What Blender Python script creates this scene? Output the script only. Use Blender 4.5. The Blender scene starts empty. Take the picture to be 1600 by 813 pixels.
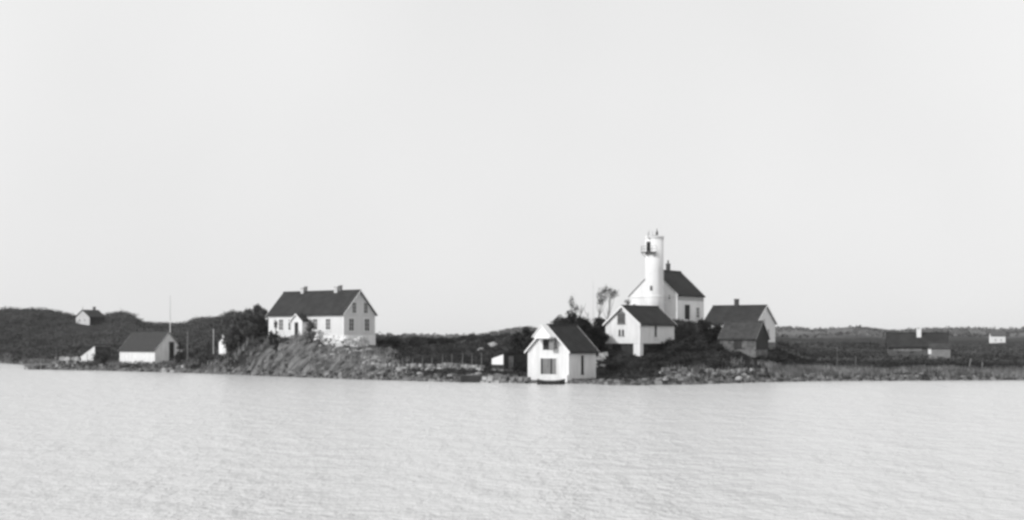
import bpy, math, random
import numpy as np
from mathutils import Vector, Matrix

random.seed(7)
RNG = np.random.default_rng(11)
F = 2462.0          # focal length in photo pixels (photo 1600 px wide)
CX, HY, CAMZ = 800.0, 535.0, 5.0
R = math.radians
sc = bpy.context.scene
COL = sc.collection

# ------------------------------------------------------------------ basics
def zy(y, D): return CAMZ + (HY - y) * D / F
def xu(u, D): return (u - CX) * D / F
def dshore(y): return CAMZ * F / (y - HY)

def tag(o, label=None, cat=None, group=None, kind=None):
    if label: o['label'] = label
    if cat: o['category'] = cat
    if group: o['group'] = group
    if kind: o['kind'] = kind
    return o

def empty(name, loc, rz=0.0):
    o = bpy.data.objects.new(name, None)
    COL.objects.link(o)
    o.location = loc
    o.rotation_euler = (0, 0, rz)
    o.empty_display_size = 0.5
    return o

def mesh_np(name, V, Q, mat=None, parent=None, smooth=False):
    """V (n,3), Q (m,4) quads"""
    me = bpy.data.meshes.new(name)
    V = np.asarray(V, dtype=np.float32); Q = np.asarray(Q, dtype=np.int32)
    k = Q.shape[1]
    me.vertices.add(len(V)); me.vertices.foreach_set('co', V.ravel())
    me.loops.add(Q.size); me.loops.foreach_set('vertex_index', Q.ravel())
    me.polygons.add(len(Q))
    me.polygons.foreach_set('loop_start', np.arange(0, Q.size, k, dtype=np.int32))
    me.update(calc_edges=True)
    if smooth: me.polygons.foreach_set('use_smooth', np.ones(len(Q), dtype=bool))
    if mat: me.materials.append(mat)
    o = bpy.data.objects.new(name, me)
    COL.objects.link(o)
    if parent: o.parent = parent
    return o

class MB:
    def __init__(s): s.v = []; s.f = []
    def add(s, vs, fs):
        b = len(s.v); s.v += [tuple(p) for p in vs]; s.f += [tuple(b + i for i in f) for f in fs]
    def box(s, x0, x1, y0, y1, z0, z1):
        s.add([(x0,y0,z0),(x1,y0,z0),(x1,y1,z0),(x0,y1,z0),(x0,y0,z1),(x1,y0,z1),(x1,y1,z1),(x0,y1,z1)],
              [(0,3,2,1),(4,5,6,7),(0,1,5,4),(1,2,6,5),(2,3,7,6),(3,0,4,7)])
    def prism_x(s, prof, x0, x1):
        """prof: list of (y,z) counter-clockwise seen from +x"""
        n = len(prof)
        vs = [(x0, y, z) for y, z in prof] + [(x1, y, z) for y, z in prof]
        fs = [tuple(range(n - 1, -1, -1)), tuple(range(n, 2 * n))]
        for i in range(n):
            j = (i + 1) % n
            fs.append((i, j, n + j, n + i))
        s.add(vs, fs)
    def tube(s, pts, rads, n=8, cap=True):
        rings = []
        vs = []
        for i, p in enumerate(pts):
            p = Vector(p)
            a = Vector(pts[max(i-1, 0)]); b = Vector(pts[min(i+1, len(pts)-1)])
            d = (b - a).normalized()
            ref = Vector((1, 0, 0)) if abs(d.x) < .8 else Vector((0, 1, 0))
            e1 = d.cross(ref).normalized(); e2 = d.cross(e1)
            for k in range(n):
                t = 2 * math.pi * k / n
                vs.append(p + (e1 * math.cos(t) + e2 * math.sin(t)) * rads[i])
        fs = []
        m = len(pts)
        for i in range(m - 1):
            for k in range(n):
                k2 = (k + 1) % n
                fs.append((i*n+k, i*n+k2, (i+1)*n+k2, (i+1)*n+k))
        if cap:
            fs.append(tuple(range(n-1, -1, -1))); fs.append(tuple((m-1)*n + k for k in range(n)))
        s.add(vs, fs)
    def build(s, name, mat, parent=None, smooth=False):
        me = bpy.data.meshes.new(name)
        me.from_pydata([tuple(p) for p in s.v], [], s.f)
        me.validate()
        me.update()
        if smooth:
            for p in me.polygons: p.use_smooth = True
        if mat: me.materials.append(mat)
        o = bpy.data.objects.new(name, me)
        COL.objects.link(o)
        if parent: o.parent = parent
        return o

# ------------------------------------------------------------------ numpy noise
def _h(ix, iy, seed):
    n = (ix.astype(np.int64) * 374761393 + iy.astype(np.int64) * 668265263 + seed * 2147483647) & 0xFFFFFFFF
    n = ((n ^ (n >> 13)) * 1274126177) & 0xFFFFFFFF
    return ((n ^ (n >> 16)) & 0xFFFF) / 65535.0
def vnoise(x, y, seed=0):
    x = np.asarray(x, float); y = np.asarray(y, float)
    ix = np.floor(x); iy = np.floor(y); fx = x - ix; fy = y - iy
    fx = fx*fx*(3-2*fx); fy = fy*fy*(3-2*fy)
    a = _h(ix, iy, seed); b = _h(ix+1, iy, seed); c = _h(ix, iy+1, seed); d = _h(ix+1, iy+1, seed)
    return (a*(1-fx)+b*fx)*(1-fy) + (c*(1-fx)+d*fx)*fy
def fbm(x, y, seed=0, oct=4):
    t = 0; amp = .5
    for i in range(oct):
        t = t + amp * (vnoise(x*2**i, y*2**i, seed+i) - .5) * 2; amp *= .5
    return t

# ------------------------------------------------------------------ materials (all neutral: black-and-white photograph)
MATS = {}
def mat(name, v, rough=.85, var=.25, scale=3.0, spec=.25, bump=0.0, bscale=None, streak=False, vlo=None):
    """grey value v varied by noise of +-var*v"""
    if name in MATS: return MATS[name]
    m = bpy.data.materials.new(name); m.use_nodes = True
    nt = m.node_tree; b = nt.nodes['Principled BSDF']
    b.inputs['Roughness'].default_value = rough
    b.inputs['Specular IOR Level'].default_value = spec
    tc = nt.nodes.new('ShaderNodeTexCoord')
    mp = nt.nodes.new('ShaderNodeMapping')
    nt.links.new(tc.outputs['Object'], mp.inputs['Vector'])
    if streak: mp.inputs['Scale'].default_value = (1.0, 1.0, .18)
    nz = nt.nodes.new('ShaderNodeTexNoise'); nz.inputs['Scale'].default_value = scale
    nz.inputs['Detail'].default_value = 6; nz.inputs['Roughness'].default_value = .65
    nt.links.new(mp.outputs['Vector'], nz.inputs['Vector'])
    cr = nt.nodes.new('ShaderNodeValToRGB')
    lo = v*(1-var) if vlo is None else vlo; hi = v*(1+var)
    cr.color_ramp.elements[0].position = .3; cr.color_ramp.elements[0].color = (lo,lo,lo,1)
    cr.color_ramp.elements[1].position = .7; cr.color_ramp.elements[1].color = (hi,hi,hi,1)
    nt.links.new(nz.outputs['Fac'], cr.inputs['Fac'])
    nt.links.new(cr.outputs['Color'], b.inputs['Base Color'])
    if bump:
        bp = nt.nodes.new('ShaderNodeBump'); bp.inputs['Strength'].default_value = bump
        bp.inputs['Distance'].default_value = .1
        n2 = nt.nodes.new('ShaderNodeTexNoise'); n2.inputs['Scale'].default_value = bscale or scale*3
        n2.inputs['Detail'].default_value = 5
        nt.links.new(tc.outputs['Object'], n2.inputs['Vector'])
        nt.links.new(n2.outputs['Fac'], bp.inputs['Height'])
        nt.links.new(bp.outputs['Normal'], b.inputs['Normal'])
    MATS[name] = m
    return m

def board_mat(name, v, var=.08, pitch=.16, axis='Z', rough=.7, strength=.35):
    """painted boarding: fine grooves along one axis"""
    m = mat(name, v, rough=rough, var=var, scale=1.6, streak=True)
    nt = m.node_tree; b = nt.nodes['Principled BSDF']
    tc = nt.nodes.new('ShaderNodeTexCoord')
    wv = nt.nodes.new('ShaderNodeTexWave'); wv.bands_direction = axis; wv.wave_profile = 'SAW'
    wv.inputs['Scale'].default_value = .314 / pitch; wv.inputs['Distortion'].default_value = .15
    nt.links.new(tc.outputs['Object'], wv.inputs['Vector'])
    bp = nt.nodes.new('ShaderNodeBump'); bp.inputs['Strength'].default_value = strength; bp.inputs['Distance'].default_value = .03
    nt.links.new(wv.outputs['Fac'], bp.inputs['Height']); nt.links.new(bp.outputs['Normal'], b.inputs['Normal'])
    return m

M_white = board_mat('white_boarding', .72, var=.13)
M_house = board_mat('house_boarding', .68, var=.06)
M_trim = mat('white_trim', .80, var=.06, scale=4, rough=.6)
M_plaster = mat('white_render', .78, var=.13, scale=1.2, rough=.9, bump=.2, bscale=6, streak=True)
M_dark = board_mat('tarred_boarding', .035, var=.35)
M_greyb = board_mat('weathered_boarding', .20, var=.25, axis='X')
M_roof = mat('dark_roof_tile', .02, var=.5, scale=.8, rough=.8, bump=.5, bscale=5)
M_roof2 = mat('slate_roof', .028, var=.4, scale=.8, rough=.75, bump=.5, bscale=6)
M_roof3 = mat('grey_turf_roof', .05, var=.4, scale=1.5, rough=.95, bump=.6, bscale=5)
M_glass = mat('dark_glass', .02, rough=.15, var=.2, spec=.5)
M_found = mat('foundation_stone', .16, var=.6, scale=1.8, rough=.95, bump=.8, bscale=3)
M_foundw = mat('limewashed_stone', .84, var=.07, scale=1.3, rough=.95, bump=.8, bscale=3)
M_brick = mat('chimney_brick', .16, var=.4, scale=4)
M_brickw = mat('limewashed_chimney', .5, var=.3, scale=4)
M_iron = mat('black_iron', .02, rough=.5, var=.2)
M_wood = mat('grey_timber', .22, var=.4, scale=2, streak=True)
M_pole = mat('white_pole', .6, var=.1)
M_bark = mat('bark', .07, var=.5, scale=5)
M_hull = mat('boat_hull', .03, var=.4, scale=3)

def stone_mat(name, lo, hi, seed_scale=.9):
    m = bpy.data.materials.new(name); m.use_nodes = True
    nt = m.node_tree; b = nt.nodes['Principled BSDF']
    b.inputs['Roughness'].default_value = .95; b.inputs['Specular IOR Level'].default_value = .15
    g = nt.nodes.new('ShaderNodeNewGeometry')
    nz = nt.nodes.new('ShaderNodeTexNoise'); nz.inputs['Scale'].default_value = seed_scale; nz.inputs['Detail'].default_value = 8
    nt.links.new(g.outputs['Position'], nz.inputs['Vector'])
    ri = nt.nodes.new('ShaderNodeMath'); ri.operation = 'MULTIPLY_ADD'
    ri.inputs[1].default_value = .45; nt.links.new(g.outputs['Random Per Island'], ri.inputs[0])
    sb = nt.nodes.new('ShaderNodeMath'); sb.operation = 'SUBTRACT'; sb.inputs[1].default_value = .22
    nt.links.new(nz.outputs['Fac'], sb.inputs[0]); nt.links.new(sb.outputs[0], ri.inputs[2])
    cr = nt.nodes.new('ShaderNodeValToRGB')
    cr.color_ramp.elements[0].position = .25; cr.color_ramp.elements[0].color = (lo,lo,lo,1)
    cr.color_ramp.elements[1].position = .75; cr.color_ramp.elements[1].color = (hi,hi,hi,1)
    nt.links.new(ri.outputs[0], cr.inputs['Fac']); nt.links.new(cr.outputs['Color'], b.inputs['Base Color'])
    bp = nt.nodes.new('ShaderNodeBump'); bp.inputs['Strength'].default_value = .6; bp.inputs['Distance'].default_value = .1
    n2 = nt.nodes.new('ShaderNodeTexNoise'); n2.inputs['Scale'].default_value = 4; n2.inputs['Detail'].default_value = 6
    nt.links.new(g.outputs['Position'], n2.inputs['Vector']); nt.links.new(n2.outputs['Fac'], bp.inputs['Height'])
    nt.links.new(bp.outputs['Normal'], b.inputs['Normal'])
    MATS[name] = m
    return m
M_stone = stone_mat('shore_stone', .03, .24)
M_wallst = stone_mat('wall_stone', .06, .38)
M_palest = stone_mat('pale_stone', .42, .85)

def leaf_mat(name, lo, hi, sc_=.25):
    m = bpy.data.materials.new(name); m.use_nodes = True
    nt = m.node_tree; b = nt.nodes['Principled BSDF']
    b.inputs['Roughness'].default_value = .8; b.inputs['Specular IOR Level'].default_value = .15
    g = nt.nodes.new('ShaderNodeNewGeometry')
    nz = nt.nodes.new('ShaderNodeTexNoise'); nz.inputs['Scale'].default_value = sc_; nz.inputs['Detail'].default_value = 3
    nt.links.new(g.outputs['Position'], nz.inputs['Vector'])
    a = nt.nodes.new('ShaderNodeMath'); a.operation = 'MULTIPLY_ADD'; a.inputs[1].default_value = .35
    nt.links.new(g.outputs['Random Per Island'], a.inputs[0])
    s_ = nt.nodes.new('ShaderNodeMath'); s_.operation = 'SUBTRACT'; s_.inputs[1].default_value = .17
    nt.links.new(nz.outputs['Fac'], s_.inputs[0]); nt.links.new(s_.outputs[0], a.inputs[2])
    cr = nt.nodes.new('ShaderNodeValToRGB')
    cr.color_ramp.elements[0].position = .3; cr.color_ramp.elements[0].color = (lo,lo,lo,1)
    cr.color_ramp.elements[1].position = .7; cr.color_ramp.elements[1].color = (hi,hi,hi,1)
    nt.links.new(a.outputs[0], cr.inputs['Fac']); nt.links.new(cr.outputs['Color'], b.inputs['Base Color'])
    MATS[name] = m
    return m
M_leaf = leaf_mat('dark_leaves', .012, .052)
M_leaf2 = leaf_mat('pale_leaves', .10, .24)
M_scrub = leaf_mat('scrub_leaves', .014, .05, .12)
M_hill = leaf_mat('hill_scrub', .03, .115, .05)
M_far = leaf_mat('hazed_far_scrub', .09, .15, .02)  # leaf tone raised so distance haze sits in the colour
M_grass = leaf_mat('dry_grass', .10, .40, .3)

# ------------------------------------------------------------------ terrain
# u, shore row, (D3,y3) low ground, (D4,y4) terrace, (D5,y5) near ridge, (D6,y6) hollow, far skyline row
ST = [
 (-500, 564, (420,548),(450,520),(490,490),(650,515),516),
 (-150, 566, (405,548),(435,518),(470,484),(650,515),516),
 (   0, 568, (395,548),(430,515),(470,484),(650,515),516),
 (  36, 570, (380,550),(420,517),(470,482),(650,515),516),
 (  46, 577, (312,563),(400,523),(470,482),(650,515),516),
 (  80, 578, (312,563),(410,519),(470,484),(650,515),516),
 ( 105, 578.5,(310,563),(415,514),(465,490),(650,515),516),
 ( 118, 578.7,(308,563),(420,510),(455,494),(650,515),516),
 ( 160, 579.5,(302,564),(415,512),(458,491),(650,515),516),
 ( 186, 580.2,(294,566),(390,518),(452,487),(650,515),516),
 ( 200, 580.5,(290,567),(370,528),(450,489),(650,515),516),
 ( 213, 580.8,(287,568),(360,533),(450,496),(650,518),518),
 ( 225, 581.2,(285,568),(350,537),(450,504),(650,518),518),
 ( 290, 583, (275,566),(330,542),(440,506),(600,520),520),
 ( 303, 583.4,(270,565),(315,544),(430,500),(600,520),520),
 ( 322, 584, (262,562),(300,546),(420,495),(600,520),520),
 ( 342, 585, (255,560),(270,550),(400,496),(600,520),520),
 ( 360, 585.5,(250,558),(265,543),(370,489),(560,520),521),
 ( 385, 586.5,(243,556),(252,530),(330,492),(500,525),522),
 ( 420, 588, (235,560),(246,527),(270,518),(400,528),524),
 ( 480, 590, (228,566),(240,526),(260,525),(400,532),525),
 ( 540, 592.5,(221,573),(236,538),(262,530),(400,535),526),
 ( 585, 594, (216,578),(236,545),(262,532),(400,537),526),
 ( 620, 594.7,(211,580),(222,564),(262,531),(400,537),526),
 ( 700, 597, (205,582),(211,566),(260,530),(400,537),526),
 ( 760, 597.8, (202,585),(212,570),(252,529),(400,535),524),
 ( 800, 598.6,(200,588),(212,565),(245,527),(400,530),516),
 ( 826, 599, (200,594),(212,562),(242,522),(400,530),513),
 ( 880, 599.2,(200,593),(211,557),(236,513),(400,530),516),
 ( 930, 600, (200,590),(209,550),(228,512),(400,530),520),
 ( 950, 602, (200,586),(211,546),(226,509),(400,530),520),
 (1000, 602.5,(203,573),(212,545),(227,503),(400,530),520),
 (1060, 601.5,(203,573),(213,546),(228,502),(400,530),520),
 (1100, 600.5,(198,583),(212,552),(232,508),(400,535),518),
 (1125, 599.5,(199,583),(212,553),(234,525),(400,537),514),
 (1160, 598.5,(201,583),(213,552),(234,533),(400,539),512),
 (1215, 597, (206,583),(222,562),(248,536),(400,541),511),
 (1260, 596, (210,583),(240,564),(290,538),(420,541),514),
 (1300, 595.8,(212,583),(245,563),(300,538),(420,541),514),
 (1325, 595.5,(214,583),(250,562),(305,538),(420,541),510),
 (1345, 595.5,(215,583),(250,562),(305,538),(420,541),509),
 (1380, 595.2,(215,583),(250,562),(310,539),(420,541),513),
 (1420, 595, (215,583),(255,562),(315,539),(420,541),515),
 (1480, 594.7,(215,583),(255,562),(315,540),(420,541),515),
 (1540, 594.5,(216,583),(255,562),(315,540),(420,541),516),
 (1580, 594.3,(216,583),(255,562),(315,540),(420,541),516),
 (1620, 594, (216,583),(255,562),(315,540),(420,541),512),
 (1800, 593.5,(216,583),(255,560),(315,540),(420,541),514),
 (2200, 592, (218,583),(260,560),(315,540),(420,541),516),
]
SU = np.array([s[0] for s in ST], float)
def _ctrl():
    Ds, Zs = [], []
    for u, ys, p3, p4, p5, p6, yf in ST:
        d0 = dshore(ys)
        bank = max(.55, min(.95, .5 + .3*math.sin(u*.05)))
        if 815 < u < 940: bank = .2
        row = [(d0-40, -3.0), (d0-4, -1.4), (d0, 0.0), (d0+2.2, bank)]
        for D, y in (p3, p4, p5, p6):
            row.append((D, max(zy(y, D), .6)))
        row.append((1050, zy(yf+1.0, 1050)))
        row.append((1900, 4.0))
        for i in range(1, len(row)):
            if row[i][0] <= row[i-1][0] + .8: row[i] = (row[i-1][0] + .8, row[i][1])
        Ds.append([r[0] for r in row]); Zs.append([r[1] for r in row])
    return np.array(Ds), np.array(Zs)
CD, CZ = _ctrl()
K = CD.shape[1]
def ctrl_at(u):
    u = np.asarray(u, float)
    d = np.stack([np.interp(u, SU, CD[:, k]) for k in range(K)], -1)
    z = np.stack([np.interp(u, SU, CZ[:, k]) for k in range(K)], -1)
    return d, z
def sm(a, b, x):
    t = np.clip((x-a)/(b-a), 0, 1); return t*t*(3-2*t)
def rockmask(u, D, d0):
    m = sm(335, 385, u) * (1 - sm(600, 640, u)) * (1 - sm(238, 246, D))
    return m
def noise_h(x, D, u, d0):
    n = .30 * fbm(x/6, D/6, 3) + .12 * fbm(x/1.5, D/1.5, 9)
    n = n + rockmask(u, D, d0) * (1.5 * np.abs(fbm((x*.9-D*.5)/2.4, (D*.9+x*.5)/12, 21, 3)) + .25*fbm((x*.9-D*.5)/.8, (D*.9+x*.5)/5, 31, 3) - .2)
    far = sm(300, 450, D)
    n = n + far * (.9 * fbm(x/28, D/60, 5) + .6 * fbm(x/9, D/14, 6)) + sm(600, 1000, D) * (2.2 * fbm(x/60, D/90, 15) + 1.1*fbm(x/17, D/60, 16))
    return n * sm(-1, 5, D - d0)
def height(x, D):
    x = np.atleast_1d(np.asarray(x, float)); D = np.atleast_1d(np.asarray(D, float))
    u = CX + F * x / D
    cd, cz = ctrl_at(u)
    z = np.full(x.shape, cz[..., 0])
    for k in range(K-1):
        a, b = cd[..., k], cd[..., k+1]
        t = np.clip((D-a)/(b-a), 0, 1)
        z = np.where(D >= a, cz[..., k]*(1-t) + cz[..., k+1]*t, z)
    return z + noise_h(x, D, u, cd[..., 2])
def hz(x, D): return float(height([x], [D])[0])

def build_terrain():
    us = np.arange(-480, 2180, 3.0)
    subs = [3, 4, 5, 14, 22, 22, 16, 24, 8]
    cd, cz = ctrl_at(us)
    rows = []
    for k in range(K-1):
        for j in range(subs[k]):
            rows.append((k, j/subs[k]))
    rows.append((K-2, 1.0))
    V = np.zeros((len(rows), len(us), 3)); att = np.zeros((len(rows), len(us))); heath_haze = np.zeros((len(rows), len(us)))
    for i, (k, t) in enumerate(rows):
        D = cd[:, k]*(1-t) + cd[:, k+1]*t
        x = (us-CX)*D/F
        z = cz[:, k]*(1-t) + cz[:, k+1]*t + noise_h(x, D, us, cd[:, 2])
        V[i, :, 0] = x; V[i, :, 1] = D; V[i, :, 2] = z
        a = .80*rockmask(us, D, 0) + .9*(1-sm(.5, 1.5, z))*(1-sm(4, 9, D-cd[:, 2]))
        heath_haze[i] = sm(480, 800, D)  # distance mask: blends in the far heath tone with its painted haze
        att[i] = np.clip(a, 0, 1)
    nr, nc = len(rows), len(us)
    idx = np.arange(nr*nc).reshape(nr, nc)
    Q = np.stack([idx[:-1, :-1], idx[:-1, 1:], idx[1:, 1:], idx[1:, :-1]], -1).reshape(-1, 4)
    # material
    m = bpy.data.materials.new('ground_cover'); m.use_nodes = True
    nt = m.node_tree; b = nt.nodes['Principled BSDF']; L = nt.links.new
    b.inputs['Roughness'].default_value = .95; b.inputs['Specular IOR Level'].default_value = .1
    g = nt.nodes.new('ShaderNodeNewGeometry')
    def noise(scale, det=6, mapsc=None, rot=None):
        n = nt.nodes.new('ShaderNodeTexNoise'); n.inputs['Scale'].default_value = scale; n.inputs['Detail'].default_value = det
        n.inputs['Roughness'].default_value = .65
        if mapsc:
            mp = nt.nodes.new('ShaderNodeMapping'); mp.inputs['Scale'].default_value = mapsc
            if rot: mp.inputs['Rotation'].default_value = rot
            L(g.outputs['Position'], mp.inputs['Vector']); L(mp.outputs['Vector'], n.inputs['Vector'])
        else: L(g.outputs['Position'], n.inputs['Vector'])
        return n.outputs['Fac']
    def ramp(src, p0, v0, p1, v1):
        c = nt.nodes.new('ShaderNodeValToRGB')
        c.color_ramp.elements[0].position = p0; c.color_ramp.elements[0].color = (v0,v0,v0,1)
        c.color_ramp.elements[1].position = p1; c.color_ramp.elements[1].color = (v1,v1,v1,1)
        L(src, c.inputs['Fac']); return c.outputs['Color']
    def mt(op, a_, b_):
        n = nt.nodes.new('ShaderNodeMath'); n.operation = op
        for i, q in enumerate((a_, b_)):
            if isinstance(q, (int, float)): n.inputs[i].default_value = q
            else: L(q, n.inputs[i])
        return n.outputs[0]
    at = nt.nodes.new('ShaderNodeAttribute'); at.attribute_name = 'rock'
    grass = ramp(noise(.35), .32, .012, .72, .05)
    m1 = nt.nodes.new('ShaderNodeMapping'); m1.inputs['Rotation'].default_value = (0, R(48), 0); L(g.outputs['Position'], m1.inputs['Vector'])
    m2_ = nt.nodes.new('ShaderNodeMapping'); m2_.inputs['Scale'].default_value = (.28, .5, 1.9); L(m1.outputs['Vector'], m2_.inputs['Vector'])
    nr_ = nt.nodes.new('ShaderNodeTexNoise'); nr_.inputs['Scale'].default_value = .8; nr_.inputs['Detail'].default_value = 9; nr_.inputs['Roughness'].default_value = .7
    L(m2_.outputs['Vector'], nr_.inputs['Vector'])
    rock = ramp(nr_.outputs['Fac'], .38, .018, .62, .20)
    sel = mt('ADD', at.outputs['Fac'], mt('MULTIPLY', mt('SUBTRACT', noise(.28, 7, (1, .5, 1.6), (0, R(30), R(25))), .5), 1.9))
    fac = ramp(sel, .48, 0, .66, 1)
    mx = nt.nodes.new('ShaderNodeMix'); mx.data_type = 'RGBA'
    L(fac, mx.inputs[0]); L(grass, mx.inputs[6]); L(rock, mx.inputs[7])
    a2 = nt.nodes.new('ShaderNodeAttribute'); a2.attribute_name = 'heath'
    far = ramp(noise(.02, 7), .35, .10, .65, .17)  # far heath made paler, aerial haze painted into its colour
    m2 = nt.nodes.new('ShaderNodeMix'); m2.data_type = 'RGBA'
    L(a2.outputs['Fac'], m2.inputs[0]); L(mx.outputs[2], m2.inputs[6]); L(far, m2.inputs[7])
    L(m2.outputs[2], b.inputs['Base Color'])
    bp = nt.nodes.new('ShaderNodeBump'); bp.inputs['Strength'].default_value = .8; bp.inputs['Distance'].default_value = .35
    L(noise(1.4, 7), bp.inputs['Height']); L(bp.outputs['Normal'], b.inputs['Normal'])
    o = mesh_np('ground', V.reshape(-1, 3), Q, m, smooth=True)
    A = o.data.attributes.new('rock', 'FLOAT', 'POINT'); A.data.foreach_set('value', att.ravel().astype(np.float32))
    A = o.data.attributes.new('heath', 'FLOAT', 'POINT'); A.data.foreach_set('value', heath_haze.ravel().astype(np.float32))  # mask for the far heath colour that carries painted haze
    tag(o, 'dark heath and bare grey rock rising from the shoreline', None, None, 'structure')
    return o
build_terrain()

# ------------------------------------------------------------------ water
def build_water():
    m = bpy.data.materials.new('sea_water'); m.use_nodes = True
    nt = m.node_tree; b = nt.nodes['Principled BSDF']; L = nt.links.new
    b.inputs['Base Color'].default_value = (.53, .53, .53, 1)
    b.inputs['Roughness'].default_value = .22
    b.inputs['IOR'].default_value = 1.333
    g = nt.nodes.new('ShaderNodeNewGeometry')
    def noise(scale, msc, rot, det=4):
        n = nt.nodes.new('ShaderNodeTexNoise'); n.inputs['Scale'].default_value = scale; n.inputs['Detail'].default_value = det
        n.inputs['Roughness'].default_value = .6
        mp = nt.nodes.new('ShaderNodeMapping'); mp.inputs['Scale'].default_value = msc; mp.inputs['Rotation'].default_value = (0, 0, R(rot))
        L(g.outputs['Position'], mp.inputs['Vector']); L(mp.outputs['Vector'], n.inputs['Vector'])
        return n.outputs['Fac']
    def mt(op, a_, b_):
        n = nt.nodes.new('ShaderNodeMath'); n.operation = op
        for i, q in enumerate((a_, b_)):
            if isinstance(q, (int, float)): n.inputs[i].default_value = q
            else: L(q, n.inputs[i])
        return n.outputs[0]
    h = mt('ADD', mt('MULTIPLY', noise(2.6, (1, .5, 1), 5, 3), .15), mt('MULTIPLY', mt('MULTIPLY', noise(.62, (1, .5, 1), 0, 4), noise(.11, (1, .5, 1), 30, 3)), 1.15))
    bp = nt.nodes.new('ShaderNodeBump'); bp.inputs['Strength'].default_value = 1.0; bp.inputs['Distance'].default_value = 1.0
    L(h, bp.inputs['Height']); L(bp.outputs['Normal'], b.inputs['Normal'])
    mb = MB(); S = 3800
    mb.add([(-S, -300, 0), (S, -300, 0), (S, S, 0), (-S, S, 0)], [(0, 1, 2, 3)])
    o = mb.build('water', m)
    tag(o, 'pale rippled sea in front of the coast', None, None, 'structure')
    return o
WATER = build_water()

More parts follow.
